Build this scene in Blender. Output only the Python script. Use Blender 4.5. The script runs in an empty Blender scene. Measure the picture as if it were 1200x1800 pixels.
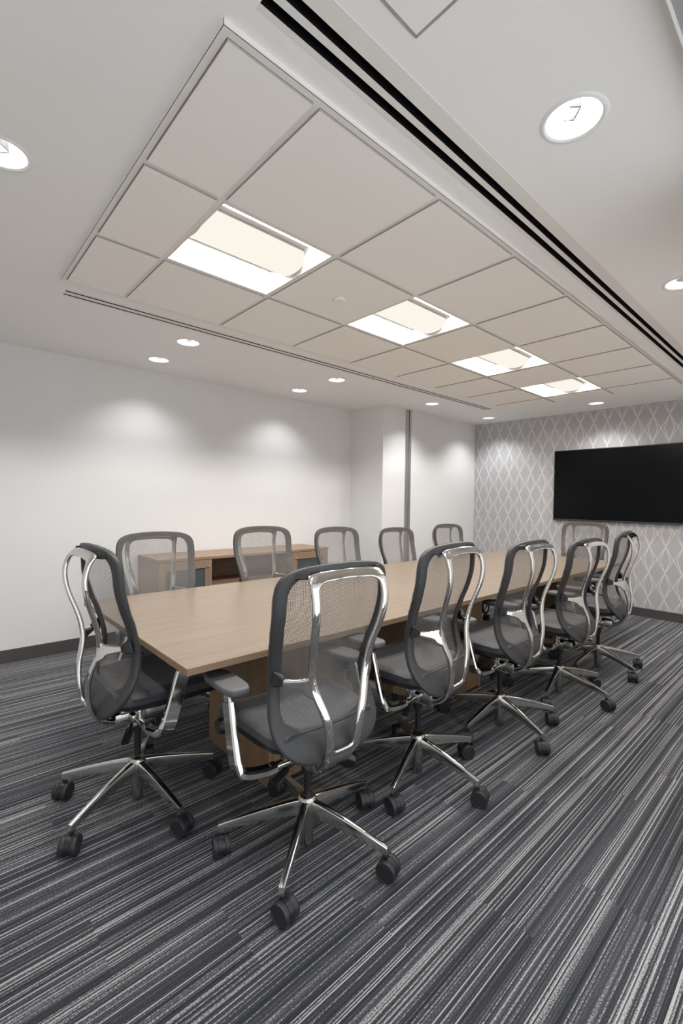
import bpy, bmesh, math, random
from mathutils import Vector, Matrix

random.seed(7)
S = bpy.context.scene
COL = S.collection
PI = math.pi

# ------------------------------------------------------------------ camera
cam_data = bpy.data.cameras.new('camera')
cam = bpy.data.objects.new('camera', cam_data)
COL.objects.link(cam)
F = Vector((0.6734, 0.7389, -0.0247)).normalized()
U = Vector((0.0063, 0.0277, 0.9996))
R = F.cross(U).normalized()
U = R.cross(F).normalized()
CAM = Vector((-0.8822, -1.6979, 1.3421))
cam.matrix_world = Matrix(((R.x, U.x, -F.x, CAM.x), (R.y, U.y, -F.y, CAM.y), (R.z, U.z, -F.z, CAM.z), (0, 0, 0, 1)))
cam_data.sensor_fit = 'AUTO'
cam_data.sensor_width = 36.0
cam_data.lens = 805.67 / 1800 * 36
cam_data.clip_start = 0.02
S.camera = cam

# ------------------------------------------------------------------ light and exposure
WORLD_STRENGTH = 1.0        # even fill light, added to come in by the open front behind the camera
SPOT_W = 20.0               # each recessed downlight
WASH_W = 13.0               # the two nearest the left wall
BASKET = 0.57               # soft glow of the troffer baskets
STRIP_W = 9.0              # each of the two lamp strips beside a basket
S.view_settings.view_transform = 'Standard'
S.view_settings.look = 'None'
S.view_settings.exposure = 0.76
S.view_settings.gamma = 1.0
S.view_settings.use_curve_mapping = False
world = bpy.data.worlds.new('world')
S.world = world
world.use_nodes = True
world.node_tree.nodes['Background'].inputs[0].default_value = (0.93, 0.97, 1.0, 1)
world.node_tree.nodes['Background'].inputs[1].default_value = WORLD_STRENGTH
S.cycles.max_bounces = 10
S.cycles.diffuse_bounces = 6
S.cycles.glossy_bounces = 5
S.cycles.transparent_max_bounces = 24
S.cycles.sample_clamp_indirect = 6.0
S.cycles.use_denoising = True

# ------------------------------------------------------------------ material helpers
def new_mat(name):
    m = bpy.data.materials.new(name)
    m.use_nodes = True
    nt = m.node_tree
    return m, nt, nt.nodes['Principled BSDF']

def N(nt, kind, **kw):
    n = nt.nodes.new(kind)
    for k, v in kw.items():
        if isinstance(k, str) and hasattr(n, k):
            setattr(n, k, v)
    return n

def math_n(nt, op, a, b=None, clamp=False):
    n = nt.nodes.new('ShaderNodeMath')
    n.operation = op
    n.use_clamp = clamp
    for i, v in enumerate((a, b)):
        if v is None:
            continue
        if isinstance(v, (int, float)):
            n.inputs[i].default_value = v
        else:
            nt.links.new(v, n.inputs[i])
    return n.outputs[0]

def ramp(nt, fac, stops):
    n = nt.nodes.new('ShaderNodeValToRGB')
    cr = n.color_ramp
    while len(cr.elements) < len(stops):
        cr.elements.new(0.5)
    for e, (p, c) in zip(cr.elements, stops):
        e.position = p
        e.color = (*c, 1)
    nt.links.new(fac, n.inputs[0])
    return n.outputs[0]

def noise(nt, vec, scale, detail=2.0, rough=0.5):
    n = nt.nodes.new('ShaderNodeTexNoise')
    n.inputs['Scale'].default_value = scale
    n.inputs['Detail'].default_value = detail
    n.inputs['Roughness'].default_value = rough
    if vec is not None:
        nt.links.new(vec, n.inputs['Vector'])
    return n.outputs[0]

def bump(nt, b, height, strength, dist=0.002):
    n = nt.nodes.new('ShaderNodeBump')
    n.inputs['Strength'].default_value = strength
    n.inputs['Distance'].default_value = dist
    nt.links.new(height, n.inputs['Height'])
    nt.links.new(n.outputs[0], b.inputs['Normal'])

def plain(name, col, rough=0.5, metal=0.0, spec=0.5, fine=None, relief=0.0, var=0.04):
    m, nt, b = new_mat(name)
    b.inputs['Roughness'].default_value = rough
    b.inputs['Metallic'].default_value = metal
    b.inputs['Specular IOR Level'].default_value = spec
    tc = N(nt, 'ShaderNodeTexCoord')
    f = noise(nt, tc.outputs['Object'], fine or 6.0, 3.0)
    lo = tuple(c * (1 - var) for c in col)
    hi = tuple(min(1, c * (1 + var)) for c in col)
    nt.links.new(ramp(nt, f, ((0.3, lo), (0.7, hi))), b.inputs['Base Color'])
    if relief:
        bump(nt, b, f, relief)
    return m

def emit(name, col, strength):
    m = bpy.data.materials.new(name)
    m.use_nodes = True
    nt = m.node_tree
    nt.nodes.clear()
    e = nt.nodes.new('ShaderNodeEmission')
    e.inputs[0].default_value = (*col, 1)
    e.inputs[1].default_value = strength
    o = nt.nodes.new('ShaderNodeOutputMaterial')
    nt.links.new(e.outputs[0], o.inputs[0])
    return m

def wood(name, axis, light, dark, rough=0.42):
    """straight-grained laminate; axis = direction of the grain"""
    m, nt, b = new_mat(name)
    tc = N(nt, 'ShaderNodeTexCoord')
    mp = N(nt, 'ShaderNodeMapping')
    nt.links.new(tc.outputs['Object'], mp.inputs['Vector'])
    sc = [34.0, 34.0, 34.0]
    sc[axis] = 1.1
    mp.inputs['Scale'].default_value = sc
    f1 = noise(nt, mp.outputs[0], 1.0, 5.0, 0.62)
    mp2 = N(nt, 'ShaderNodeMapping')
    nt.links.new(tc.outputs['Object'], mp2.inputs['Vector'])
    sc2 = [230.0, 230.0, 230.0]
    sc2[axis] = 9.0
    mp2.inputs['Scale'].default_value = sc2
    f2 = noise(nt, mp2.outputs[0], 1.0, 2.0, 0.5)
    f = math_n(nt, 'ADD', math_n(nt, 'MULTIPLY', f1, 0.65), math_n(nt, 'MULTIPLY', f2, 0.35))
    mid = tuple((a + c) / 2 for a, c in zip(light, dark))
    nt.links.new(ramp(nt, f, ((0.36, dark), (0.5, mid), (0.66, light))), b.inputs['Base Color'])
    b.inputs['Roughness'].default_value = rough
    b.inputs['Specular IOR Level'].default_value = 0.4
    bump(nt, b, f2, 0.06, 0.001)
    return m

M = {}
M['ceiling'] = plain('white_ceiling_paint', (0.92, 0.905, 0.89), 0.9, fine=2.0, var=0.01)
M['wall'] = plain('off_white_wall_paint', (0.765, 0.765, 0.76), 0.85, fine=3.0, var=0.01)
M['tile'] = plain('mineral_fibre_tile', (0.93, 0.895, 0.855), 0.95, fine=260.0, relief=0.25, var=0.035)
M['tile_edge'] = plain('tile_edge_shadow_grey', (0.46, 0.43, 0.40), 0.95)  # shadow line at the tile edges, painted as a darker grey on their sides
M['tee'] = plain('white_painted_steel', (0.82, 0.79, 0.76), 0.5, var=0.01)
M['white_metal'] = plain('white_enamel', (0.86, 0.85, 0.84), 0.35, var=0.01)
M['reflector'] = plain('white_reflector', (0.93, 0.93, 0.92), 0.4, var=0.01)
M['slot_black'] = plain('black_slot_lining', (0.006, 0.006, 0.008), 0.5)
M['baseboard'] = plain('dark_grey_rubber_base', (0.075, 0.068, 0.070), 0.45, var=0.08)
M['aluminium'] = plain('brushed_aluminium', (0.52, 0.52, 0.53), 0.35, 0.85, var=0.03)
M['header'] = plain('grey_header_paint', (0.36, 0.355, 0.36), 0.5)
M['dark_gap'] = plain('dark_joint', (0.10, 0.10, 0.11), 0.5)
M['chrome'] = plain('polished_aluminium', (0.72, 0.70, 0.67), 0.10, 1.0, var=0.015)
M['leg_metal'] = plain('buffed_aluminium', (0.66, 0.65, 0.63), 0.17, 1.0, var=0.02)
M['satin'] = plain('satin_aluminium', (0.50, 0.49, 0.47), 0.22, 1.0, var=0.03)
M['frame_grey'] = plain('charcoal_nylon', (0.036, 0.036, 0.038), 0.5, fine=180.0, relief=0.05, var=0.12)
M['black'] = plain('black_nylon', (0.012, 0.012, 0.014), 0.38, var=0.15)
M['wheel_grey'] = plain('dark_grey_urethane', (0.022, 0.022, 0.026), 0.45, var=0.12)
M['pad'] = plain('grey_urethane_pad', (0.085, 0.085, 0.09), 0.55, var=0.08)
M['tv_frame'] = plain('dark_bezel', (0.02, 0.02, 0.022), 0.35)
M['tv_screen'] = plain('black_screen', (0.004, 0.004, 0.005), 0.18, spec=0.12)
M['screen_lip'] = plain('grey_bezel_lip', (0.16, 0.16, 0.17), 0.35, 0.6)
M['frost'] = plain('dark_frosted_glass', (0.085, 0.105, 0.105), 0.28, var=0.15)
M['inside'] = plain('dark_laminate_interior', (0.16, 0.12, 0.095), 0.6)
M['cable'] = plain('black_cable', (0.008, 0.008, 0.009), 0.45)
M['table'] = wood('oak_laminate_lengthwise', 0, (0.270, 0.215, 0.165), (0.205, 0.158, 0.118), 0.33)
M['wood_x'] = wood('walnut_laminate_lengthwise', 0, (0.36, 0.255, 0.175), (0.245, 0.165, 0.11))
M['wood_z'] = wood('walnut_laminate_upright', 2, (0.36, 0.255, 0.175), (0.245, 0.165, 0.11))
M['edge_band'] = wood('oak_edge_band', 0, (0.300, 0.205, 0.125), (0.220, 0.145, 0.085), 0.4)
M['pedestal'] = wood('brown_laminate_upright', 2, (0.330, 0.215, 0.125), (0.215, 0.135, 0.075))
M['basket'] = emit('glowing_basket_lens', (1.0, 0.955, 0.85), BASKET)
M['lamp'] = emit('glowing_lamp', (0.93, 0.95, 1.0), 7.0)

def carpet_mat():
    m, nt, b = new_mat('striped_loop_carpet')
    g = N(nt, 'ShaderNodeNewGeometry')
    sep = N(nt, 'ShaderNodeSeparateXYZ')
    nt.links.new(g.outputs['Position'], sep.inputs[0])
    oi = N(nt, 'ShaderNodeObjectInfo')
    x, y = sep.outputs[0], sep.outputs[1]
    rnd = math_n(nt, 'MULTIPLY', oi.outputs['Random'], 97.0)

    def stripes(pitch, xlen, seed, detail):
        c = N(nt, 'ShaderNodeCombineXYZ')
        wob = math_n(nt, 'MULTIPLY', noise(nt, g.outputs['Position'], 3.0, 1.0), 0.004)
        yy = math_n(nt, 'ADD', y, wob)
        nt.links.new(math_n(nt, 'MULTIPLY', x, 1.0 / xlen), c.inputs[0])
        nt.links.new(math_n(nt, 'MULTIPLY', yy, 1.0 / pitch), c.inputs[1])
        nt.links.new(math_n(nt, 'ADD', rnd, seed), c.inputs[2])
        return noise(nt, c.outputs[0], 1.0, detail, 0.55)
    # yarn rows 3.6 mm wide, each with its own shade, drifting slowly along its length
    row = math_n(nt, 'FLOOR', math_n(nt, 'MULTIPLY', math_n(nt, 'ADD', y, math_n(nt, 'MULTIPLY', noise(nt, g.outputs['Position'], 2.0, 1.0), 0.006)), 1 / 0.0036))
    c = N(nt, 'ShaderNodeCombineXYZ')
    nt.links.new(row, c.inputs[0])
    nt.links.new(rnd, c.inputs[1])
    wn = N(nt, 'ShaderNodeTexWhiteNoise')
    wn.noise_dimensions = '2D'
    nt.links.new(c.outputs[0], wn.inputs['Vector'])
    c2 = N(nt, 'ShaderNodeCombineXYZ')
    nt.links.new(math_n(nt, 'MULTIPLY', x, 1.1), c2.inputs[0])
    nt.links.new(math_n(nt, 'MULTIPLY', row, 0.73), c2.inputs[1])
    nt.links.new(rnd, c2.inputs[2])
    cg = N(nt, 'ShaderNodeCombineXYZ')
    nt.links.new(row, cg.inputs[0])
    wg = N(nt, 'ShaderNodeTexWhiteNoise')
    wg.noise_dimensions = '2D'
    nt.links.new(cg.outputs[0], wg.inputs['Vector'])
    mixed = math_n(nt, 'ADD', math_n(nt, 'MULTIPLY', wg.outputs['Value'], 0.62), math_n(nt, 'MULTIPLY', wn.outputs['Value'], 0.38))
    drift = noise(nt, c2.outputs[0], 1.0, 2.0)
    broad = stripes(0.030, 2.5, 31.0, 1.0)
    f = math_n(nt, 'ADD', mixed, math_n(nt, 'MULTIPLY', math_n(nt, 'SUBTRACT', drift, 0.5), 0.45))
    f = math_n(nt, 'ADD', f, math_n(nt, 'MULTIPLY', math_n(nt, 'SUBTRACT', broad, 0.5), 0.22))
    # the loops themselves: a beaded dotting along every yarn
    c = N(nt, 'ShaderNodeCombineXYZ')
    nt.links.new(math_n(nt, 'MULTIPLY', x, 190.0), c.inputs[0])
    nt.links.new(math_n(nt, 'MULTIPLY', y, 240.0), c.inputs[1])
    dots = noise(nt, c.outputs[0], 1.0, 1.0, 0.5)
    f2 = math_n(nt, 'ADD', f, math_n(nt, 'MULTIPLY', math_n(nt, 'SUBTRACT', dots, 0.5), 0.62))
    col = ramp(nt, f2, ((0.10, (0.018, 0.019, 0.022)), (0.46, (0.043, 0.045, 0.052)),
                        (0.65, (0.092, 0.093, 0.102)), (0.74, (0.250, 0.247, 0.246)), (0.92, (0.38, 0.37, 0.36))))
    nt.links.new(col, b.inputs['Base Color'])
    b.inputs['Roughness'].default_value = 0.95
    b.inputs['Specular IOR Level'].default_value = 0.1
    b.inputs['Sheen Weight'].default_value = 0.20
    b.inputs['Sheen Roughness'].default_value = 0.45
    b.inputs['Sheen Tint'].default_value = (0.92, 0.95, 1.0, 1)
    bump(nt, b, dots, 0.5, 0.003)
    return m
M['carpet'] = carpet_mat()

def wallpaper_mat():
    m, nt, b = new_mat('embossed_diamond_wallpaper')
    g = N(nt, 'ShaderNodeNewGeometry')
    sep = N(nt, 'ShaderNodeSeparateXYZ')
    nt.links.new(g.outputs['Position'], sep.inputs[0])
    u = math_n(nt, 'MULTIPLY', math_n(nt, 'SUBTRACT', sep.outputs[1], 1.160), 1 / 0.163)
    v = math_n(nt, 'MULTIPLY', math_n(nt, 'SUBTRACT', sep.outputs[2], 2.085), 1 / 0.308)
    # a: distance from the column through the crossings (0..0.5); h: height from the widest point (0.5 at a crossing)
    a = math_n(nt, 'ABSOLUTE', math_n(nt, 'SUBTRACT', u, math_n(nt, 'ROUND', u)))
    t = math_n(nt, 'ABSOLUTE', math_n(nt, 'SUBTRACT', v, math_n(nt, 'ROUND', v)))  # 0 at a crossing
    d1 = math_n(nt, 'ABSOLUTE', math_n(nt, 'SUBTRACT', a, t))
    d2 = math_n(nt, 'ABSOLUTE', math_n(nt, 'SUBTRACT', a, math_n(nt, 'MULTIPLY', t, 0.60)))
    d = math_n(nt, 'MINIMUM', d1, d2)
    line = N(nt, 'ShaderNodeMapRange')
    line.interpolation_type = 'SMOOTHSTEP'
    line.inputs['From Min'].default_value = 0.016
    line.inputs['From Max'].default_value = 0.040
    line.inputs['To Min'].default_value = 1.0
    line.inputs['To Max'].default_value = 0.0
    nt.links.new(d, line.inputs['Value'])
    weave = noise(nt, g.outputs['Position'], 220.0, 1.0)
    base = ramp(nt, weave, ((0.3, (0.43, 0.425, 0.435)), (0.7, (0.48, 0.475, 0.485))))
    mix = N(nt, 'ShaderNodeMix')
    mix.data_type = 'RGBA'
    nt.links.new(line.outputs[0], mix.inputs['Factor'])
    nt.links.new(base, mix.inputs['A'])
    mix.inputs['B'].default_value = (0.70, 0.69, 0.69, 1)
    nt.links.new(mix.outputs['Result'], b.inputs['Base Color'])
    r = math_n(nt, 'SUBTRACT', 0.6, math_n(nt, 'MULTIPLY', line.outputs[0], 0.25))
    nt.links.new(r, b.inputs['Roughness'])
    bump(nt, b, line.outputs[0], 0.5, 0.003)
    return m
M['wallpaper'] = wallpaper_mat()

def mesh_fabric(name, col, open_amount):
    """knitted net: solid yarn with real see-through holes"""
    m = bpy.data.materials.new(name)
    m.use_nodes = True
    nt = m.node_tree
    b = nt.nodes['Principled BSDF']
    b.inputs['Base Color'].default_value = (*col, 1)
    b.inputs['Roughness'].default_value = 0.55
    tc = N(nt, 'ShaderNodeTexCoord')
    sep = N(nt, 'ShaderNodeSeparateXYZ')
    nt.links.new(tc.outputs['Object'], sep.inputs[0])
    cx = math_n(nt, 'COSINE', math_n(nt, 'MULTIPLY', sep.outputs[0], 2 * PI / 0.0112))
    cz = math_n(nt, 'COSINE', math_n(nt, 'MULTIPLY', sep.outputs[2], 2 * PI / 0.0098))
    h = math_n(nt, 'MULTIPLY', cx, cz)
    h = math_n(nt, 'ABSOLUTE', h)
    f = N(nt, 'ShaderNodeMapRange')
    f.interpolation_type = 'SMOOTHSTEP'
    f.inputs['From Min'].default_value = open_amount - 0.16
    f.inputs['From Max'].default_value = open_amount + 0.16
    f.inputs['To Min'].default_value = 1.0
    f.inputs['To Max'].default_value = 0.0
    nt.links.new(h, f.inputs['Value'])
    tr = N(nt, 'ShaderNodeBsdfTransparent')
    mx = N(nt, 'ShaderNodeMixShader')
    nt.links.new(f.outputs[0], mx.inputs[0])
    nt.links.new(tr.outputs[0], mx.inputs[1])
    nt.links.new(b.outputs[0], mx.inputs[2])
    nt.links.new(mx.outputs[0], nt.nodes['Material Output'].inputs[0])
    return m
M['net'] = mesh_fabric('grey_knitted_net', (0.17, 0.165, 0.16), 0.36)

def seat_mat():
    m, nt, b = new_mat('charcoal_seat_fabric')
    tc = N(nt, 'ShaderNodeTexCoord')
    f = noise(nt, tc.outputs['Object'], 420.0, 1.0)
    nt.links.new(ramp(nt, f, ((0.35, (0.014, 0.014, 0.017)), (0.65, (0.046, 0.046, 0.052)))), b.inputs['Base Color'])
    b.inputs['Roughness'].default_value = 0.6
    b.inputs['Sheen Weight'].default_value = 0.25
    b.inputs['Sheen Roughness'].default_value = 0.4
    bump(nt, b, f, 0.3, 0.001)
    return m
M['seat'] = seat_mat()

# ------------------------------------------------------------------ mesh helpers
def link(name, me, mat, parent=None, smooth=True, angle=40):
    o = bpy.data.objects.new(name, me)
    COL.objects.link(o)
    if mat is not None and not me.materials:
        me.materials.append(mat)
    if smooth:
        me.polygons.foreach_set('use_smooth', [True] * len(me.polygons))
        if angle and hasattr(me, 'set_sharp_from_angle'):
            me.set_sharp_from_angle(angle=math.radians(angle))
    if parent is not None:
        o.parent = parent
    return o

def obj(name, bm, mat, parent=None, smooth=True, angle=40):
    bmesh.ops.recalc_face_normals(bm, faces=bm.faces)
    me = bpy.data.meshes.new(name)
    bm.to_mesh(me)
    bm.free()
    return link(name, me, mat, parent, smooth, angle)

def box(bm, x0, x1, y0, y1, z0, z1, bev=0.0, seg=2):
    tmp = bmesh.new()
    bmesh.ops.create_cube(tmp, size=1.0)
    for v in tmp.verts:
        v.co = Vector(((x0 + x1) / 2 + v.co.x * (x1 - x0), (y0 + y1) / 2 + v.co.y * (y1 - y0), (z0 + z1) / 2 + v.co.z * (z1 - z0)))
    if bev:
        bmesh.ops.bevel(tmp, geom=tmp.edges[:], offset=bev, segments=seg, profile=0.5, affect='EDGES')
    merge(bm, tmp)

def merge(bm, tmp, mat=None):
    if mat is not None:
        tmp.transform(mat)
    mp = {}
    for v in tmp.verts:
        mp[v] = bm.verts.new(v.co)
    for f in tmp.faces:
        try:
            bm.faces.new([mp[v] for v in f.verts])
        except ValueError:
            pass
    tmp.free()

def bm_box(*a, **k):
    bm = bmesh.new()
    box(bm, *a, **k)
    return bm

def lathe(bm, prof, seg=32, mat=None, cap=True):
    """prof = (radius, z) list, revolved about z"""
    tmp = bmesh.new()
    rings = []
    for r, z in prof:
        rings.append([tmp.verts.new((r * math.cos(2 * PI * i / seg), r * math.sin(2 * PI * i / seg), z)) for i in range(seg)])
    for a, b in zip(rings, rings[1:]):
        for i in range(seg):
            j = (i + 1) % seg
            tmp.faces.new((a[i], a[j], b[j], b[i]))
    if cap:
        tmp.faces.new(rings[0][::-1])
        tmp.faces.new(rings[-1])
    merge(bm, tmp, mat)

def sweep(bm, pts, widths, thicks, side, cap=True, seg_round=True):
    """rectangular-with-rounded-corner section swept along pts; side(i) = unit vector across the width"""
    n = len(pts)
    rings = []
    for i, p in enumerate(pts):
        t = (pts[min(i + 1, n - 1)] - pts[max(i - 1, 0)]).normalized()
        s = side[i] if isinstance(side, list) else side
        s = (s - t * s.dot(t)).normalized()
        q = t.cross(s)
        w, h = widths[i] / 2, thicks[i] / 2
        c = min(w, h) * 0.45
        sec = [(w - c, h), (-(w - c), h), (-w, h - c), (-w, -(h - c)), (-(w - c), -h), (w - c, -h), (w, -(h - c)), (w, h - c)]
        rings.append([bm.verts.new(p + s * a + q * b) for a, b in sec])
    for a, b in zip(rings, rings[1:]):
        for i in range(8):
            j = (i + 1) % 8
            bm.faces.new((a[i], a[j], b[j], b[i]))
    if cap:
        bm.faces.new(rings[0][::-1])
        bm.faces.new(rings[-1])

def tube(bm, pts, r, seg=10):
    n = len(pts)
    rings = []
    for i, p in enumerate(pts):
        t = (pts[min(i + 1, n - 1)] - pts[max(i - 1, 0)]).normalized()
        a = Vector((0, 0, 1)) if abs(t.z) < 0.9 else Vector((1, 0, 0))
        s = t.cross(a).normalized()
        q = t.cross(s)
        rings.append([bm.verts.new(p + (s * math.cos(2 * PI * k / seg) + q * math.sin(2 * PI * k / seg)) * r) for k in range(seg)])
    for a, b in zip(rings, rings[1:]):
        for i in range(seg):
            j = (i + 1) % seg
            bm.faces.new((a[i], a[j], b[j], b[i]))
    bm.faces.new(rings[0][::-1])
    bm.faces.new(rings[-1])

def cr(pts, sub):
    """Catmull-Rom through a list of tuples"""
    P = [Vector(p) for p in pts]
    out = []
    for i in range(len(P) - 1):
        p0, p1, p2, p3 = P[max(i - 1, 0)], P[i], P[i + 1], P[min(i + 2, len(P) - 1)]
        for k in range(sub):
            t = k / sub
            out.append(0.5 * ((2 * p1) + (p2 - p0) * t + (2 * p0 - 5 * p1 + 4 * p2 - p3) * t * t + (3 * p1 - p0 - 3 * p2 + p3) * t ** 3))
    out.append(P[-1])
    return out

def interp(x, xs, ys):
    if (xs[0] > xs[-1]):
        xs, ys = xs[::-1], ys[::-1]
    if x <= xs[0]:
        return ys[0]
    for i in range(1, len(xs)):
        if x <= xs[i]:
            t = (x - xs[i - 1]) / (xs[i] - xs[i - 1])
            return ys[i - 1] + t * (ys[i] - ys[i - 1])
    return ys[-1]

def fuse(bm, voxel, smooth_it, name):
    """melt overlapping pieces of one casting into a single smooth skin"""
    me = bpy.data.meshes.new('tmp')
    bmesh.ops.recalc_face_normals(bm, faces=bm.faces)
    bm.to_mesh(me)
    bm.free()
    o = bpy.data.objects.new('tmp', me)
    COL.objects.link(o)
    r = o.modifiers.new('r', 'REMESH')
    r.mode = 'VOXEL'
    r.voxel_size = voxel
    s = o.modifiers.new('s', 'SMOOTH')
    s.factor = 0.5
    s.iterations = smooth_it
    dg = bpy.context.evaluated_depsgraph_get()
    dg.update()
    res = bpy.data.meshes.new_from_object(o.evaluated_get(dg))
    res.name = name
    bpy.data.objects.remove(o)
    bpy.data.meshes.remove(me)
    res.materials.clear()
    return res

def boolean_cut(o, cutters):
    dg = bpy.context.evaluated_depsgraph_get()
    mods = []
    for c in cutters:
        m = o.modifiers.new('b', 'BOOLEAN')
        m.operation = 'DIFFERENCE'
        m.solver = 'EXACT'
        m.object = c
    dg = bpy.context.evaluated_depsgraph_get()
    dg.update()
    me = bpy.data.meshes.new_from_object(o.evaluated_get(dg))
    o.modifiers.clear()
    o.data = me
    for c in cutters:
        bpy.data.objects.remove(c)

def empty(name, loc=(0, 0, 0), rotz=0.0):
    o = bpy.data.objects.new(name, None)
    COL.objects.link(o)
    o.location = loc
    o.rotation_euler = (0, 0, rotz)
    o.empty_display_size = 0.1
    return o

def tag(o, label=None, cat=None, group=None, kind=None):
    if label: o['label'] = label
    if cat: o['category'] = cat
    if group: o['group'] = group
    if kind: o['kind'] = kind
    return o

def struct(name, bm, mat, label, smooth=False):
    o = obj(name, bm, mat, None, smooth)
    return tag(o, label, None, None, 'structure')

def copy_tree(o, parent=None):
    c = o.copy()
    COL.objects.link(c)
    if parent is not None:
        c.parent = parent
    for ch in o.children:
        copy_tree(ch, c)
    return c

# ------------------------------------------------------------------ room shell
CEIL = 2.550            # drywall soffit
GRID = 2.5247           # underside of the lay-in tiles
XW, YL, YC, XC = 5.497, 2.809, 2.2215, 3.378
XN, YR, YO = -1.9, -1.40, -2.6

# floor: a slab with carpet planks laid end to end along the room
fl = struct('floor', bm_box(XN, XW, YO, YL, -0.10, -0.006), M['carpet'], 'dark grey carpet floor with thin pale stripes running along the room')
pl_me = None
PW, PL = 0.25, 1.0
ny = int(math.ceil((YL - YO) / PW))
for j in range(ny):
    y0 = YO + j * PW
    y1 = min(y0 + PW, YL)
    off = (0.5, 0.183, 0.83)[j % 3]
    x = XN - (1.0 - ((off - XN) % 1.0)) if ((off - XN) % 1.0) else XN
    while x < XW - 1e-4:
        a, b_ = max(x, XN), min(x + PL, XW)
        x += PL
        if b_ - a < 0.01:
            continue
        if abs((b_ - a) - PL) < 1e-4 and abs((y1 - y0) - PW) < 1e-4:
            if pl_me is None:
                bm = bm_box(-PL / 2, PL / 2, -PW / 2, PW / 2, -0.006, 0.0)
                o = obj('carpet_plank', bm, M['carpet'], fl, False)
                pl_me = o.data
            else:
                o = link('carpet_plank', pl_me, None, fl, False)
            o.location = ((a + b_) / 2, (y0 + y1) / 2, 0)
        else:
            o = obj('carpet_plank', bm_box(a - (a + b_) / 2, b_ - (a + b_) / 2, y0 - (y0 + y1) / 2, y1 - (y0 + y1) / 2, -0.006, 0.0), M['carpet'], fl, False)
            o.location = ((a + b_) / 2, (y0 + y1) / 2, 0)

struct('wall_left', bm_box(XN - 0.1, XC, YL, YL + 0.1, 0, CEIL), M['wall'], 'plain off-white wall behind the credenza')
struct('wall_corner', bm_box(XC, XW, YC, YL + 0.1, 0, CEIL), M['wall'], 'white boxed-out corner wall standing forward of the left wall')
struct('wall_far', bm_box(XW, XW + 0.1, YR - 0.1, YL + 0.1, 0, CEIL), M['wallpaper'], 'grey accent wall with pale interlaced diamond lines behind the screen')
struct('wall_near', bm_box(XN - 0.1, XN, YO, YL, 0, CEIL), M['wall'], 'white wall behind the near end of the table')
struct('wall_right', bm_box(1.15, XW, YR - 0.1, YR, 0, CEIL), M['wall'], 'white side wall to the right of the open front')

BH = 0.104
struct('baseboard_left', bm_box(XN, XC - 0.008, YL - 0.008, YL, 0, BH), M['baseboard'], 'dark grey baseboard along the left wall')
struct('baseboard_corner', bm_box(XC - 0.008, XW - 0.008, YC - 0.008, YC, 0, BH), M['baseboard'], 'dark grey baseboard along the boxed-out corner wall')
struct('baseboard_return', bm_box(XC - 0.008, XC, YC, YL - 0.008, 0, BH), M['baseboard'], 'dark grey baseboard on the short return of the corner')
struct('baseboard_far', bm_box(XW - 0.008, XW, YR + 0.008, YC - 0.008, 0, BH), M['baseboard'], 'dark grey baseboard under the diamond wallpaper')
struct('baseboard_right', bm_box(1.15, XW - 0.008, YR, YR + 0.008, 0, BH), M['baseboard'], 'dark grey baseboard along the right wall')

# aluminium partition channel on the corner wall
tr = empty('trim_1', (3.862, YC, 0))
tag(tr, 'grey aluminium channel running floor to ceiling on the white corner wall', None, None, 'structure')
obj('channel_flange', bm_box(-0.055, 0.006, -0.010, 0, BH, CEIL, bev=0.002), M['aluminium'], tr)
obj('channel_gap', bm_box(0.006, 0.016, -0.004, 0, BH, CEIL), M['dark_gap'], tr)
obj('channel_stop', bm_box(0.016, 0.054, -0.014, 0, BH, CEIL, bev=0.002), M['aluminium'], tr)

# header track over the open front, seen in the top right corner
struct('trim_2', bm_box(XN, 1.15, -1.50, -1.396, 2.50, CEIL), M['header'], 'grey metal header over the open front, at the top right corner of the picture')
struct('trim_3', bm_box(XN, 1.15, -1.396, -1.390, 2.497, CEIL), M['white_metal'], 'thin white edge strip of the grey header')

# ------------------------------------------------------------------ ceiling with its real openings
DL = [(0.635, -1.09), (2.17, -1.075), (3.72, -1.08), (5.08, -1.08),
      (-0.676, 0.337), (5.075, 0.343), (0.640, 1.762), (2.183, 1.766), (3.755, 1.762), (5.083, 1.765),
      (0.643, 2.372), (2.187, 2.387), (-0.68, -1.09), (-0.68, 1.76)]  # last two and the far right pair are out of view, added for light
DR = 0.083
CT = 0.22
ceil = obj('ceiling', bm_box(XN - 0.1, XW + 0.1, YO, YL + 0.1, CEIL, CEIL + CT), M['ceiling'], None, False)
tag(ceil, 'white painted drywall ceiling around the dropped tile field', None, None, 'structure')
cut = bmesh.new()
for x, y in DL:
    lathe(cut, [(DR, CEIL - 0.1), (DR, CEIL + 0.16)], 40, Matrix.Translation((x, y, 0)))
LS = [(1.402, 1.421), (1.456, 1.475)]
RS = [(-0.734, -0.706), (-0.782, -0.754)]
for y0, y1 in LS:
    box(cut, -0.26, 4.54, y0, y1, CEIL - 0.1, CEIL + 0.09)
for y0, y1 in RS:
    box(cut, -0.27, 4.54, y0, y1, CEIL - 0.1, CEIL + 0.09)
box(cut, -0.28, 4.575, -0.58, 1.19, CEIL - 0.1, CEIL + 0.19)      # plenum over the tile field
cutter = obj('cutter', cut, M['ceiling'], None, False)
boolean_cut(ceil, [cutter])

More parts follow.
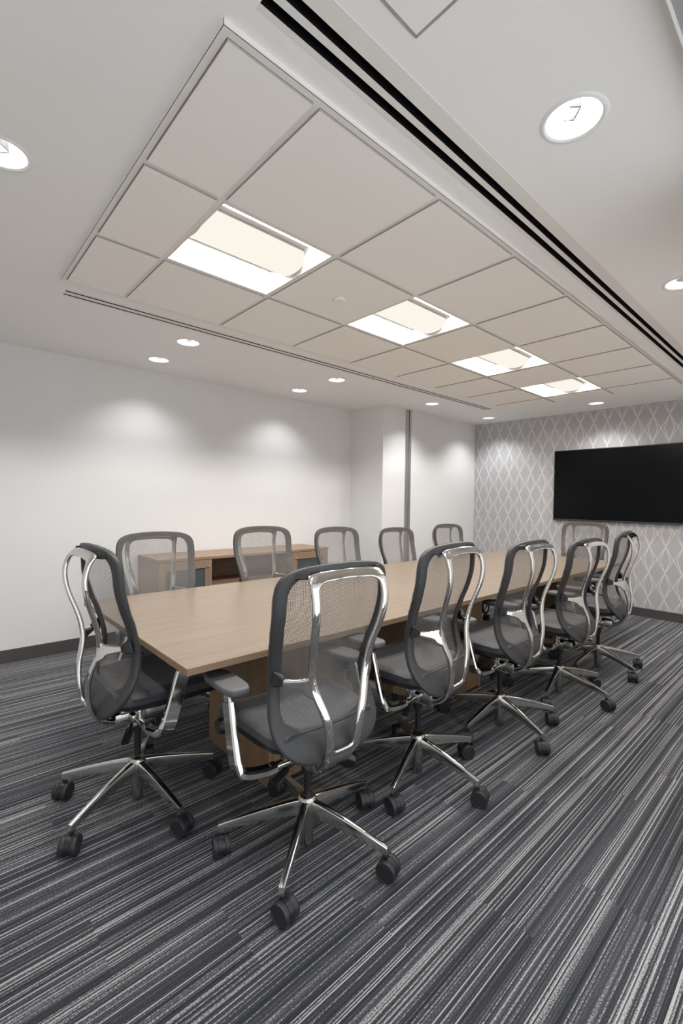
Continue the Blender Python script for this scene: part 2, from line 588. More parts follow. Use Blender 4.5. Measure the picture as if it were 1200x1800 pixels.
def slot(name, label, ys, x0, x1, ye0, ye1, T=0.0015):
    root = empty(name, ((x0 + x1) / 2, (ye0 + ye1) / 2, CEIL))
    tag(root, label, 'air diffuser')
    cx, cy = (x0 + x1) / 2, (ye0 + ye1) / 2
    L = x1 - x0
    segs = sorted(ys)
    def strip(nm, a, b_, m, z0, z1, xa=None, xb=None):
        return obj(nm, bm_box((x0 if xa is None else xa) - cx, (x1 if xb is None else xb) - cx, a - cy, b_ - cy, z0, z1), m, root, False)
    strip('edge_flange', ye0, segs[0][0], M['tee'], -T, 0)
    strip('centre_bar', segs[0][1], segs[1][0], M['tee'], -T, 0)
    strip('edge_flange', segs[1][1], ye1, M['tee'], -T, 0)
    for a, b_ in segs:
        bm = bmesh.new()          # black lining: two sides and a bottom, open below
        w = 0.0012
        box(bm, x0 + 0.001 - cx, x1 - 0.001 - cx, a + 0.0002 - cy, a + w - cy, 0.0, 0.085)
        box(bm, x0 + 0.001 - cx, x1 - 0.001 - cx, b_ - w - cy, b_ - 0.0002 - cy, 0.0, 0.085)
        box(bm, x0 + 0.001 - cx, x1 - 0.001 - cx, a - cy, b_ - cy, 0.084, 0.0855)
        obj('slot_lining', bm, M['slot_black'], root, False)
        mid = (a + b_) / 2
        bm = bmesh.new()          # pattern blade inside the slot
        box(bm, x0 + 0.002 - cx, x1 - 0.002 - cx, mid - 0.0015 - cy, mid + 0.0015 - cy, 0.018, 0.06)
        obj('blade', bm, M['slot_black'], root, False)
    return root
slot('slot_diffuser', 'long twin-slot air diffuser with two thin black lines beside the left edge of the tiles', LS, -0.26, 4.54, 1.379, 1.492)
slot('slot_diffuser', 'long twin-slot air diffuser with two wide black lines along the right of the tiles', RS, -0.27, 4.54, -0.835, -0.690)

# ------------------------------------------------------------------ tile field
GX = [-0.297, 0.0] + [0.6096 * i for i in range(1, 8)] + [4.590]
GY = [-0.594, 0.0, 0.6096, 1.2016]
tf = empty('ceiling_grid', (2.15, 0.30, GRID))
tag(tf, 'dropped field of square white ceiling tiles in a white metal grid', 'ceiling grid')
def tlocal(o):
    o.location = -Vector((2.15, 0.30, GRID))
    return o
TROFF = [(1, 1), (3, 1), (5, 1), (7, 1)]
HT = 0.012              # half the visible flange
FL = GRID + 0.007       # flange height above the tile faces
# perimeter angle
bm = bmesh.new()
e = 0.022
box(bm, GX[0] - e, GX[-1] + e, GY[0] - e, GY[0], FL, FL + 0.0012)
box(bm, GX[0] - e, GX[-1] + e, GY[-1], GY[-1] + e, FL, FL + 0.0012)
box(bm, GX[0] - e, GX[0], GY[0], GY[-1], FL, FL + 0.0012)
box(bm, GX[-1], GX[-1] + e, GY[0], GY[-1], FL, FL + 0.0012)
box(bm, GX[0] - e, GX[-1] + e, GY[0] - e, GY[0] - e + 0.0012, FL, CEIL)
box(bm, GX[0] - e, GX[-1] + e, GY[-1] + e - 0.0012, GY[-1] + e, FL, CEIL)
box(bm, GX[0] - e, GX[0] - e + 0.0012, GY[0] - e, GY[-1] + e, FL, CEIL)
box(bm, GX[-1] + e - 0.0012, GX[-1] + e, GY[0] - e, GY[-1] + e, FL, CEIL)
tlocal(obj('perimeter_angle', bm, M['tee'], tf, False))
for y in GY[1:-1]:
    tlocal(obj('main_tee', bm_box(GX[0], GX[-1], y - HT, y + HT, FL, FL + 0.03), M['tee'], tf, False))
for x in GX[1:-1]:
    for a, b_ in zip(GY, GY[1:]):
        tlocal(obj('cross_tee', bm_box(x - HT, x + HT, a + (HT if a != GY[0] else 0), b_ - (HT if b_ != GY[-1] else 0), FL, FL + 0.03), M['tee'], tf, False))
def tile_bm(w, d):
    bm = bmesh.new()
    box(bm, -w / 2, w / 2, -d / 2, d / 2, 0, 0.016)
    return bm
cache = {}
for i in range(len(GX) - 1):
    for j in range(3):
        if (i, j) in TROFF:
            continue
        ins = HT + 0.0015
        x0 = GX[i] + (ins if i else 0.0025)
        x1 = GX[i + 1] - (ins if i < len(GX) - 2 else 0.0025)
        y0 = GY[j] + (ins if j else 0.0025)
        y1 = GY[j + 1] - (ins if j < 2 else 0.0025)
        key = (round(x1 - x0, 4), round(y1 - y0, 4))
        if key in cache:
            o = link('ceiling_tile', cache[key], None, tf, False)
        else:
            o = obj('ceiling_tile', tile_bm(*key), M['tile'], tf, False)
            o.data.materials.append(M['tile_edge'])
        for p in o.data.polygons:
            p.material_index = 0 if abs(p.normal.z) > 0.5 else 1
        cache[key] = o.data
        o.location = Vector(((x0 + x1) / 2, (y0 + y1) / 2, GRID)) - Vector((2.15, 0.30, GRID))

# troffers: white pan with sloped sides and a glowing half-round basket along the room
def make_troffer():
    root = empty('ceiling_troffer')
    a = 0.6096 / 2 - HT - 0.001
    bm = bmesh.new()
    box(bm, -a, a, -a, -a + 0.006, 0.006, 0.02)
    box(bm, -a, a, a - 0.006, a, 0.006, 0.02)
    box(bm, -a, -a + 0.006, -a, a, 0.006, 0.02)
    box(bm, a - 0.006, a, -a, a, 0.006, 0.02)
    obj('frame', bm, M['tee'], root, False)
    # curved reflector: side wings rise to the basket, ends slope
    bm = bmesh.new()
    nseg = 10
    for s in (-1, 1):
        prev = None
        for k in range(nseg + 1):
            t = k / nseg
            y = s * (a - 0.006 - (a - 0.006 - 0.125) * t)
            z = 0.010 + 0.072 * math.sin(t * PI / 2)
            cur = [bm.verts.new((xx, y, z)) for xx in (-a + 0.006, a - 0.006)]
            if prev:
                bm.faces.new((prev[0], prev[1], cur[1], cur[0]))
            prev = cur
    rt = [bm.verts.new((xx, yy, 0.098)) for xx, yy in ((-a, -0.126), (a, -0.126), (a, 0.126), (-a, 0.126))]
    bm.faces.new(rt)
    bmesh.ops.solidify(bm, geom=bm.faces[:], thickness=0.001)
    obj('side_reflector', bm, M['reflector'], root, True)
    for s in (-1, 1):
        bm = bmesh.new()
        v = [bm.verts.new(p) for p in ((s * (a - 0.004), -a, 0.009), (s * (a - 0.004), a, 0.009), (s * (a - 0.075), a, 0.10), (s * (a - 0.075), -a, 0.10))]
        bm.faces.new(v)
        bmesh.ops.solidify(bm, geom=bm.faces[:], thickness=0.001)
        obj('end_reflector', bm, M['reflector'], root, False)
    bm = bmesh.new()
    half = a - 0.018
    rings = []
    for x in (-half, half):
        rings.append([bm.verts.new((x, 0.128 * math.cos(th), 0.078 - 0.058 * math.sin(th))) for th in [PI * k / 20 for k in range(21)]])
    for k in range(20):
        bm.faces.new((rings[0][k], rings[0][k + 1], rings[1][k + 1], rings[1][k]))
    bm.faces.new(rings[0])
    bm.faces.new(rings[1][::-1])
    bk = obj('basket_lens', bm, M['basket'], root, True, 60)
    for s in (-1, 1):
        bm = bmesh.new()
        box(bm, -half - 0.002, half + 0.002, s * 0.1305 - 0.0025, s * 0.1305 + 0.0025, 0.072, 0.080)
        obj('basket_rail', bm, M['aluminium'], root, False)
        bm = bmesh.new()
        n = 20
        r0 = [(0.130 * math.cos(PI * k / n), 0.078 - 0.060 * math.sin(PI * k / n)) for k in range(n + 1)]
        pts = [Vector((s * (half + 0.002), y, z)) for y, z in r0]
        tube(bm, pts, 0.003, 6)
        obj('basket_end_ring', bm, M['aluminium'], root, True)
    for s in (-1, 1):
        ld = bpy.data.lights.new('lamp_strip', 'AREA')
        ld.shape = 'RECTANGLE'
        ld.size = 2 * half
        ld.size_y = 0.030
        ld.energy = STRIP_W
        ld.color = (1.0, 0.945, 0.87)
        lo = bpy.data.objects.new('lamp_strip', ld)
        COL.objects.link(lo)
        lo.parent = root
        lo.location = (0, s * 0.137, 0.060)
        lo.rotation_euler = (s * math.radians(22), 0, 0)     # shines out over the side reflector and down
    bm = bmesh.new()
    box(bm, -a, a, -a, a, 0.105, 0.112)
    obj('housing', bm, M['white_metal'], root, False)
    return root
places = ['nearest the camera', 'second from the near end', 'third from the near end', 'farthest from the camera, nearest the screen']
tro = make_troffer()
for k, (i, j) in enumerate(TROFF):
    t = tro if k == 0 else copy_tree(tro)
    t.location = ((GX[i] + GX[i + 1]) / 2, (GY[j] + GY[j + 1]) / 2, GRID)
    tag(t, 'square recessed ceiling light with glowing half-round basket, ' + places[k], 'ceiling light', 'square lights in the tile field')

# sprinkler covers on two tiles of the middle row
for (x, y, r, lab) in ((0.931, 0.333, 0.036, 'round white sprinkler cover on the tile between the first two square lights'),
                       (4.44, 0.372, 0.036, 'round white sprinkler cover on the tile past the farthest square light')):
    root = empty('sprinkler_cover', (x, y, GRID))
    tag(root, lab, 'sprinkler', 'sprinkler covers')
    bm = bmesh.new()
    lathe(bm, [(r * 0.9, 0.0), (r, -0.004), (r, -0.011), (r * 0.93, -0.0145), (0.004, -0.0155)], 32)
    obj('cover_plate', bm, M['white_metal'], root)
    bm = bmesh.new()
    lathe(bm, [(r * 1.05, 0.0), (r * 1.05, -0.0015), (r * 0.98, -0.0022)], 32)
    obj('escutcheon', bm, M['tee'], root)

# access panel in the drywall, cut by the top of the picture
root = empty('access_panel', (-0.155, -1.14, CEIL))
tag(root, 'flush white access panel in the ceiling at the top edge of the picture', 'access panel')
bm = bmesh.new()
h = 0.226
for s in (-1, 1):
    box(bm, -h, h, s * h - 0.003, s * h + 0.003, -0.0022, 0)
    box(bm, s * h - 0.003, s * h + 0.003, -h, h, -0.0022, 0)
obj('panel_frame', bm, M['aluminium'], root, False)
obj('panel_door', bm_box(-h + 0.005, h - 0.005, -h + 0.005, h - 0.005, -0.0018, 0), M['ceiling'], root, False)

# ------------------------------------------------------------------ recessed downlights
def make_downlight():
    root = empty('recessed_downlight')
    bm = bmesh.new()
    lathe(bm, [(DR - 0.001, 0.004), (DR - 0.001, -0.001), (DR + 0.004, -0.0045), (DR + 0.012, -0.0035), (DR + 0.0165, 0.0)], 48, cap=False)
    obj('trim_ring', bm, M['white_metal'], root)
    bm = bmesh.new()
    lathe(bm, [(DR - 0.002, 0.0), (DR - 0.006, 0.03), (DR - 0.016, 0.07), (DR - 0.03, 0.105), (DR - 0.036, 0.115)], 48, cap=False)
    obj('reflector_cone', bm, M['reflector'], root)
    bm = bmesh.new()
    lathe(bm, [(DR - 0.006, 0.112), (DR - 0.006, 0.116)], 40)
    obj('lamp', bm, M['lamp'], root)
    # ribbed lamp cradle: two cheeks and a ribbed front
    bm = bmesh.new()
    box(bm, -0.027, -0.023, -0.012, 0.022, 0.018, 0.080)
    box(bm, 0.023, 0.027, -0.012, 0.022, 0.018, 0.080)
    box(bm, -0.027, 0.027, -0.0115, -0.0095, 0.020, 0.050)
    for k in range(11):
        x = -0.0225 + 0.0042 * k
        box(bm, x, x + 0.0030, -0.0135, -0.0100, 0.020, 0.050)
    o = obj('lamp_cradle', bm, M['satin'], root, False)
    ld = bpy.data.lights.new('downlight_beam', 'SPOT')
    ld.energy = SPOT_W
    ld.color = (0.95, 0.965, 1.0)
    ld.spot_size = math.radians(118)
    ld.spot_blend = 0.75
    ld.shadow_soft_size = 0.045
    lo = bpy.data.objects.new('downlight_beam', ld)
    COL.objects.link(lo)
    lo.parent = root
    lo.location = (0, 0, 0.010)
    return root
dl0 = make_downlight()
DLAB = ['round recessed downlight, nearest on the right side, with its lamp visible',
        'round recessed downlight cut by the right edge of the picture',
        'third round downlight along the right wall, out of view and added for its light', 'last round downlight along the right wall, out of view and added for its light',
        'round recessed downlight cut by the left edge of the picture',
        'round downlight by the wallpaper, above the screen',
        'round downlight just left of the tiles, first of its line over the credenza',
        'round downlight just left of the tiles, second of its line',
        'round downlight just left of the tiles, in front of the boxed-out corner',
        'round downlight in the far left corner by the wallpaper',
        'round wall-washing downlight nearest the left wall, over the credenza left end',
        'round wall-washing downlight nearest the left wall, before the corner',
        'unseen round downlight behind the camera on the right side, added for its light', 'unseen round downlight at the near left of the room, added for its light']
for k, (x, y) in enumerate(DL):
    d = dl0 if k == 0 else copy_tree(dl0)
    d.location = (x, y, CEIL)
    d.rotation_euler = (0, 0, 0.75)
    tag(d, DLAB[k], 'downlight', 'recessed downlights')
    if y > 2.2:
        for c in d.children:
            if c.type == 'LIGHT':
                c.data = c.data.copy()
                c.data.energy = WASH_W

# ------------------------------------------------------------------ conference table
TX0, TX1, TY0, TY1, TZ = -0.200, 4.517, -0.152, 1.255, 0.740
TCX, TCY = (TX0 + TX1) / 2, (TY0 + TY1) / 2
tb = empty('conference_table', (TCX, TCY, 0))
tag(tb, 'long rectangular oak laminate conference table ringed by mesh chairs', 'table')
def tb_obj(name, a, m, **k):
    x0, x1, y0, y1, z0, z1 = a
    return obj(name, bm_box(x0 - TCX, x1 - TCX, y0 - TCY, y1 - TCY, z0, z1, **k), m, tb, True, 30)
top = tb_obj('tabletop', (TX0, TX1, TY0, TY1, TZ - 0.027, TZ), M['table'], bev=0.0012, seg=1)
top.data.materials.append(M['edge_band'])
for p in top.data.polygons:
    p.material_index = 0 if p.normal.z > 0.5 else 1
for x0, x1 in ((0.290, 0.88), (1.53, 2.115), (3.43, 4.02)):
    cx = (x0 + x1) / 2
    p = empty('pedestal', (cx - TCX, 0.36 - TCY, 0))
    p.parent = tb
    w = (x1 - x0) / 2
    for s in (-1, 1):
        o = obj('end_panel', bm_box(s * w - (0.02 if s > 0 else 0), s * w + (0.02 if s < 0 else 0), -0.30, 0.30, 0.0, TZ - 0.027), M['pedestal'], p, False)
    for s in (-1, 1):
        o = obj('side_panel', bm_box(-w + 0.02, w - 0.02, s * 0.295 - 0.009, s * 0.295 + 0.009, 0.02, TZ - 0.027), M['pedestal'], p, False)
tb_obj('wire_trough', (0.9, 3.4, 0.45, 0.60, 0.62, 0.66), M['black'])
bm = bmesh.new()
pts = cr([(2.38, 0.20, 0.711), (2.37, 0.20, 0.60), (2.385, 0.205, 0.49), (2.43, 0.21, 0.455), (2.475, 0.21, 0.49), (2.48, 0.215, 0.58), (2.46, 0.21, 0.66), (2.45, 0.21, 0.712)], 8)
tube(bm, pts, 0.006)
pts = cr([(2.42, 0.22, 0.712), (2.42, 0.22, 0.58), (2.40, 0.225, 0.50), (2.44, 0.23, 0.48), (2.50, 0.225, 0.55), (2.50, 0.22, 0.712)], 8)
tube(bm, pts, 0.004)
cb = obj('power_cable', bm, M['cable'])
tag(cb, 'looped black power cable hanging under the table beside the middle pedestal', 'cable')

# ------------------------------------------------------------------ credenza
CX0, CX1, CY0, CY1, CZ = 0.615, 2.562, 2.296, 2.795, 0.803
ccx, ccy = (CX0 + CX1) / 2, (CY0 + CY1) / 2
cr_ = empty('credenza', (ccx, ccy, 0))
tag(cr_, 'low walnut laminate credenza with glazed doors and an open middle bay against the left wall', 'credenza')
def cz(name, a, m, parent=cr_, **k):
    x0, x1, y0, y1, z0, z1 = a
    return obj(name, bm_box(x0 - ccx, x1 - ccx, y0 - ccy, y1 - ccy, z0, z1, **k), m, parent, True, 30)
cz('top', (CX0, CX1, CY0, CY1, CZ - 0.026, CZ), M['wood_x'], bev=0.001, seg=1)
cz('end_panel', (CX0 + 0.004, CX0 + 0.026, CY0 + 0.022, CY1, 0, CZ - 0.026), M['wood_z'])
cz('end_panel', (CX1 - 0.026, CX1 - 0.004, CY0 + 0.022, CY1, 0, CZ - 0.026), M['wood_z'])
cz('divider', (1.108, 1.128, CY0 + 0.03, CY1, 0.09, CZ - 0.026), M['wood_z'])
cz('divider', (2.045, 2.065, CY0 + 0.03, CY1, 0.09, CZ - 0.026), M['wood_z'])
cz('back_panel', (CX0 + 0.026, CX1 - 0.026, CY1 - 0.012, CY1, 0.09, CZ - 0.026), M['wood_x'])
cz('shelf', (1.128, 2.045, CY0 + 0.05, CY1 - 0.012, 0.50, 0.52), M['wood_x'])
cz('bottom', (CX0 + 0.026, CX1 - 0.026, CY0 + 0.03, CY1 - 0.012, 0.09, 0.11), M['wood_x'])
cz('plinth', (CX0 + 0.026, CX1 - 0.026, CY0 + 0.07, CY0 + 0.09, 0, 0.09), M['wood_x'])
for (a, b_, kx) in ((CX0 + 0.006, 1.118, 1.078), (2.055, CX1 - 0.006, 2.098)):
    cx = (a + b_) / 2
    d = empty('door', (cx - ccx, CY0 + 0.011 - ccy, 0))
    d.parent = cr_
    w = (b_ - a) / 2
    for s in (-1, 1):
        obj('stile', bm_box(s * w - (0.066 if s > 0 else 0), s * w + (0.066 if s < 0 else 0), -0.010, 0.010, 0.10, CZ - 0.030, bev=0.0008, seg=1), M['wood_z'], d, False)
    obj('rail', bm_box(-w + 0.066, w - 0.066, -0.010, 0.010, 0.698, CZ - 0.030, bev=0.0008, seg=1), M['wood_x'], d, False)
    obj('rail', bm_box(-w + 0.066, w - 0.066, -0.010, 0.010, 0.10, 0.17, bev=0.0008, seg=1), M['wood_x'], d, False)
    obj('glass_pane', bm_box(-w + 0.064, w - 0.064, 0.0, 0.005, 0.168, 0.70), M['frost'], d, False)
    bm = bmesh.new()
    lathe(bm, [(0.004, 0.0), (0.004, 0.010), (0.010, 0.014), (0.010, 0.020), (0.006, 0.023)], 20, Matrix.Translation((kx - cx, -0.010, 0.712)) @ Matrix.Rotation(PI / 2, 4, 'X'))
    obj('knob', bm, M['chrome'], d)

# ------------------------------------------------------------------ wall screen
tv = empty('wall_television', (XW, 0.135, 1.588))
tag(tv, 'large black flat television mounted on the diamond wallpaper', 'television')
w, h = 0.838, 0.466
obj('housing', bm_box(-0.052, -0.012, -w, w, -h, h, bev=0.003), M['tv_frame'], tv)
obj('screen', bm_box(-0.0535, -0.051, -w + 0.010, w - 0.010, -h + 0.018, h - 0.010), M['tv_screen'], tv, False)
obj('lower_lip', bm_box(-0.055, -0.050, -w + 0.006, w - 0.006, -h + 0.010, -h + 0.015), M['screen_lip'], tv, False)
obj('wall_bracket', bm_box(-0.012, 0.0, -0.3, 0.3, -0.2, 0.2), M['black'], tv, False)

# ------------------------------------------------------------------ the mesh task chair (local: x right, y forward, z up)
ZS = [1.14, 1.12, 1.08, 1.04, 1.0, .96, .92, .88, .84, .80, .76, .72, .68, .64, .60, .56, .52, .48, .45, .43]
YS = [-.158, -.157, -.153, -.150, -.147, -.141, -.130, -.117, -.100, -.087, -.076, -.068, -.068, -.075, -.089, -.112, -.138, -.158, -.166, -.168]
KZ = [1.14, 1.0, .80, .70, .60, .52, .43]
KV = [.034, .046, .040, .034, .030, .018, .010]
ysp = cr([(z, y, 0) for z, y in zip(ZS, YS)], 4)
def back_y(x, z):
    y = interp(z, [p.x for p in ysp], [p.y for p in ysp])
    k = interp(z, KZ, KV)
    return y - k * (1 - min(1.0, abs(x) / 0.257) ** 2)
OUT = [(0, 1.137), (.08, 1.135), (.15, 1.129), (.195, 1.119), (.228, 1.102), (.247, 1.078), (.256, 1.04), (.257, 1.0), (.256, .96), (.254, .92), (.249, .88), (.243, .84), (.237, .8), (.231, .76), (.227, .72), (.227, .68), (.231, .64), (.235, .60), (.236, .56), (.225, .52), (.195, .483), (.15, .455), (.09, .438), (0, .432)]
INN = [(0, 1.106), (.075, 1.104), (.135, 1.099), (.168, 1.092), (.192, 1.078), (.208, 1.056), (.215, 1.03), (.217, 1.0), (.216, .96), (.214, .92), (.209, .88), (.203, .84), (.197, .8), (.192, .76), (.189, .72), (.189, .68), (.192, .65), (.192, .62), (.185, .59), (.165, .574), (.135, .558), (.095, .548), (.05, .543), (0, .541)]
oc = cr([(a, b_, 0) for a, b_ in OUT], 3)
ic = cr([(a, b_, 0) for a, b_ in INN], 3)
oc = oc + [Vector((-p.x, p.y, 0)) for p in oc[-2:0:-1]]
ic = ic + [Vector((-p.x, p.y, 0)) for p in ic[-2:0:-1]]

def back_frame_bm():
    bm = bmesh.new()
    prof = [(0.0, .35), (.04, .8), (.12, 1.0), (.5, 1.0), (.88, 1.0), (.96, .8), (1.0, .35)]
    half = 0.011
    ring = []
    n = len(oc)
    for i in range(n):
        a, b_ = ic[i], oc[i]
        row = []
        for t, hh in prof:
            p = a.lerp(b_, t)
            row.append((p, -half * hh))
        for t, hh in reversed(prof):
            p = a.lerp(b_, t)
            row.append((p, half * hh))
        ring.append([bm.verts.new((p.x, back_y(p.x, p.y) + dy, p.y)) for p, dy in row])
    m = len(ring[0])
    for i in range(n):
        A, B = ring[i], ring[(i + 1) % n]
        for k in range(m):
            l = (k + 1) % m
            bm.faces.new((A[k], A[l], B[l], B[k]))
    return bm

def back_net_bm():
    bm = bmesh.new()
    half = [(p.y, p.x) for p in cr([(a, b_, 0) for a, b_ in OUT], 3)]
    zs = [h_[0] for h_ in half]
    ws = [h_[1] for h_ in half]
    rows = []
    nz, nx = 64, 20
    for i in range(nz + 1):
        t = i / nz
        z = 0.4345 + (1.1355 - 0.4345) * (0.5 - 0.5 * math.cos(PI * t)) if True else 0
        w_ = max(0.004, interp(z, zs, ws) - 0.002)
        rows.append([bm.verts.new((w_ * (2 * k / nx - 1), back_y(w_ * (2 * k / nx - 1), z) + 0.0125, z)) for k in range(nx + 1)])
    for a, b_ in zip(rows, rows[1:]):
        for k in range(nx):
            bm.faces.new((a[k], a[k + 1], b_[k + 1], b_[k]))
    return bm

BO = [(0, 1.117), (.10, 1.114), (.150, 1.108), (.168, 1.097), (.1725, 1.06), (.1725, 1.03), (.172, 1.0), (.169, .96), (.165, .92), (.159, .88), (.152, .84), (.147, .80), (.143, .76), (.137, .72), (.126, .68), (.111, .64), (.098, .60), (.088, .56), (.082, .52), (.079, .48), (.076, .455), (.064, .435), (.03, .427), (0, .426)]
BI = [(0, 1.085), (.092, 1.081), (.122, 1.074), (.137, 1.062), (.142, 1.045), (.1425, 1.03), (.142, 1.0), (.139, .96), (.135, .92), (.129, .88), (.122, .84), (.116, .80), (.111, .76), (.103, .72), (.090, .68), (.075, .64), (.062, .60), (.052, .56), (.047, .52), (.045, .50), (.042, .487), (.034, .481), (.015, .480), (0, .480)]
BZ = [1.12, 1.10, 1.08, 1.06, 1.03, 1.0, .96, .92, .88, .84, .80, .76, .72, .68, .64, .60, .56, .52, .48, .455, .43, .42]
BY = [-.204, -.214, -.230, -.239, -.247, -.249, -.245, -.235, -.222, -.208, -.197, -.190, -.189, -.197, -.208, -.215, -.216, -.213, -.206, -.196, -.180, -.172]
byp = cr([(z, y, 0) for z, y in zip(BZ, BY)], 4)
def brace_y(z):
    return interp(z, [p.x for p in byp], [p.y for p in byp])
def brace_mesh():
    """cast frame behind the net: top bar, two S-curved struts, Y arms, yoke"""
    bm = bmesh.new()
    o_ = cr([(a, b_, 0) for a, b_ in BO], 4)
    i_ = cr([(a, b_, 0) for a, b_ in BI], 4)
    o_ = o_ + [Vector((-p.x, p.y, 0)) for p in o_[-2:0:-1]]
    i_ = i_ + [Vector((-p.x, p.y, 0)) for p in i_[-2:0:-1]]
    prof = [(0.0, .45), (.13, 1.0), (.5, 1.12), (.87, 1.0), (1.0, .45)]
    half = 0.0085
    ring = []
    for a, b_ in zip(i_, o_):
        row = [(a.lerp(b_, t), -half * hh) for t, hh in prof] + [(a.lerp(b_, t), half * hh) for t, hh in reversed(prof)]
        ring.append([bm.verts.new((p.x, brace_y(p.y) + dy, p.y)) for p, dy in row])
    m = len(ring[0])
    for i in range(len(ring)):
        A, B = ring[i], ring[(i + 1) % len(ring)]
        for k in range(m):
            l = (k + 1) % m
            bm.faces.new((A[k], A[l], B[l], B[k]))
    for s in (-1, 1):
        # x, y, lower z, upper z
        a = [(.118, -.193, .668, .792), (.128, -.190, .676, .778), (.138, -.184, .690, .762), (.150, -.174, .706, .753), (.168, -.158, .715, .749), (.190, -.137, .722, .748), (.212, -.114, .729, .749)]
        ap = cr([(s * x, y, (z0 + z1) / 2) for x, y, z0, z1 in a], 4)
        hp = cr([(z1 - z0, 0, 0) for x, y, z0, z1 in a], 4)
        k = len(ap)
        sweep(bm, ap, [p.x for p in hp], [.016] * k, [Vector((0, 0, 1))] * k)
    yk = cr([(0, -.200, .468), (0, -.190, .448), (0, -.172, .422), (0, -.150, .402), (0, -.125, .386), (0, -.100, .378)], 4)
    n = len(yk)
    sweep(bm, yk, [.140 - .050 * i / n for i in range(n)], [.018 + .016 * i / n for i in range(n)], [Vector((1, 0, 0))] * n)
    return fuse(bm, 0.0027, 2, 'back_brace')

def seat_bm():
    bm = bmesh.new()
    rows = []
    ny_, nx_ = 26, 22
    for i in range(ny_ + 1):
        t = i / ny_
        y = -.148 + (.335 + .148) * t
        w_ = .226 + .022 * math.sin(min(1, t * 1.4) * PI / 2)
        if t > .8:
            w_ *= 1 - .16 * ((t - .8) / .2) ** 2.2
        if t < .12:
            w_ *= 1 - .10 * ((.12 - t) / .12) ** 2
        top = .536 + .010 * math.sin(t * PI) - (.055 * ((t - .72) / .28) ** 2 if t > .72 else 0) + (.010 * ((.15 - t) / .15) if t < .15 else 0)
        r = []
        for k in range(nx_ + 1):
            u = 2 * k / nx_ - 1
            x = w_ * u
            dish = .016 * abs(u) ** 2.2
            edge = .020 * max(0, (abs(u) - .86) / .14) ** 2
            r.append((x, y, top + dish - edge))
        rows.append(r)
    T = [[bm.verts.new(p) for p in r] for r in rows]
    B = [[bm.verts.new((x * .985, y, min(z - .030, .508 - .030 * max(0, (i / ny_ - .75) / .25)) if True else 0)) for (x, y, z) in r] for i, r in enumerate(rows)]
    for i in range(ny_):
        for k in range(nx_):
            bm.faces.new((T[i][k], T[i][k + 1], T[i + 1][k + 1], T[i + 1][k]))
            bm.faces.new((B[i][k], B[i + 1][k], B[i + 1][k + 1], B[i][k + 1]))
    for i in range(ny_):
        bm.faces.new((T[i][0], T[i + 1][0], B[i + 1][0], B[i][0]))
        bm.faces.new((T[i][-1], B[i][-1], B[i + 1][-1], T[i + 1][-1]))
    for k in range(nx_):
        bm.faces.new((T[0][k], B[0][k], B[0][k + 1], T[0][k + 1]))
        bm.faces.new((T[-1][k], T[-1][k + 1], B[-1][k + 1], B[-1][k]))
    return bm

def seat_pan_bm():
    bm = bmesh.new()
    secs = [(-.140, .19, .478, .500), (-.10, .228, .468, .507), (0, .243, .462, .508), (.12, .246, .462, .508), (.22, .243, .462, .506), (.29, .225, .462, .490), (.325, .18, .462, .478)]
    rings = []
    for y, w_, z0, z1 in secs:
        rings.append([bm.verts.new(p) for p in ((-w_, y, z1), (-w_ * 0.97, y, (z0 + z1) / 2), (-w_ * .72, y, z0), (w_ * .72, y, z0), (w_ * 0.97, y, (z0 + z1) / 2), (w_, y, z1))])
    for a, b_ in zip(rings, rings[1:]):
        for k in range(6):
            l = (k + 1) % 6
            bm.faces.new((a[k], a[l], b_[l], b_[k]))
    bm.faces.new(rings[0][::-1])
    bm.faces.new(rings[-1])
    return bm

def leg_bm():
    """one arm of the five-star base, pointing along +x"""
    bm = bmesh.new()
    secs = []
    R0, R1 = 0.026, 0.338
    n = 12
    for i in range(n + 1):
        t = i / n
        r = R0 + (R1 - R0) * t
        zt = .186 - .074 * t ** 1.25
        hh = .062 - .034 * t ** 0.9
        w_ = .0150 - .0040 * t
        secs.append((r, zt, hh, w_))
    rings = []
    for r, zt, hh, w_ in secs:
        c = .0050
        sec = [(-w_ + c, zt), (w_ - c, zt), (w_ - .0012, zt - .0022), (w_, zt - c), (w_ * .80, zt - hh), (-w_ * .80, zt - hh), (-w_, zt - c), (-w_ + .0012, zt - .0022)]
        rings.append([bm.verts.new((r, y, z)) for y, z in sec])
    for a, b_ in zip(rings, rings[1:]):
        for k in range(8):
            l = (k + 1) % 8
            bm.faces.new((a[k], a[l], b_[l], b_[k]))
    bm.faces.new(rings[0][::-1])
    bm.faces.new(rings[-1])
    box(bm, .3155, .3378, -.0098, .0098, .078, .104, bev=.004)
    return bm

def caster_bm():
    """origin at the stem on the leg tip (z 0.085 above the floor); trails toward +x"""
    bm = bmesh.new()
    lathe(bm, [(.0085, -.026), (.0085, -.007), (.0065, -.006), (.0065, .002)], 16)
    Rm = .0368
    a0, a1 = math.radians(-20), math.radians(205)
    n = 18
    ax = Vector((.014, 0, -.0480))
    rings = []
    for i in range(n + 1):
        th = a0 + (a1 - a0) * i / n
        rings.append([bm.verts.new(ax + Vector((rr * math.cos(th), y, rr * math.sin(th)))) for rr, y in ((Rm, -.0115), (Rm + .001, 0), (Rm, .0115), (Rm - .012, .0115), (Rm - .012, -.0115))])
    for a, b_ in zip(rings, rings[1:]):
        for k in range(5):
            l = (k + 1) % 5
            bm.faces.new((a[k], a[l], b_[l], b_[k]))
    bm.faces.new(rings[0][::-1])
    bm.faces.new(rings[-1])
    lathe(bm, [(.006, -.029), (.006, .029)], 12, Matrix.Translation(ax) @ Matrix.Rotation(PI / 2, 4, 'X'))
    return bm

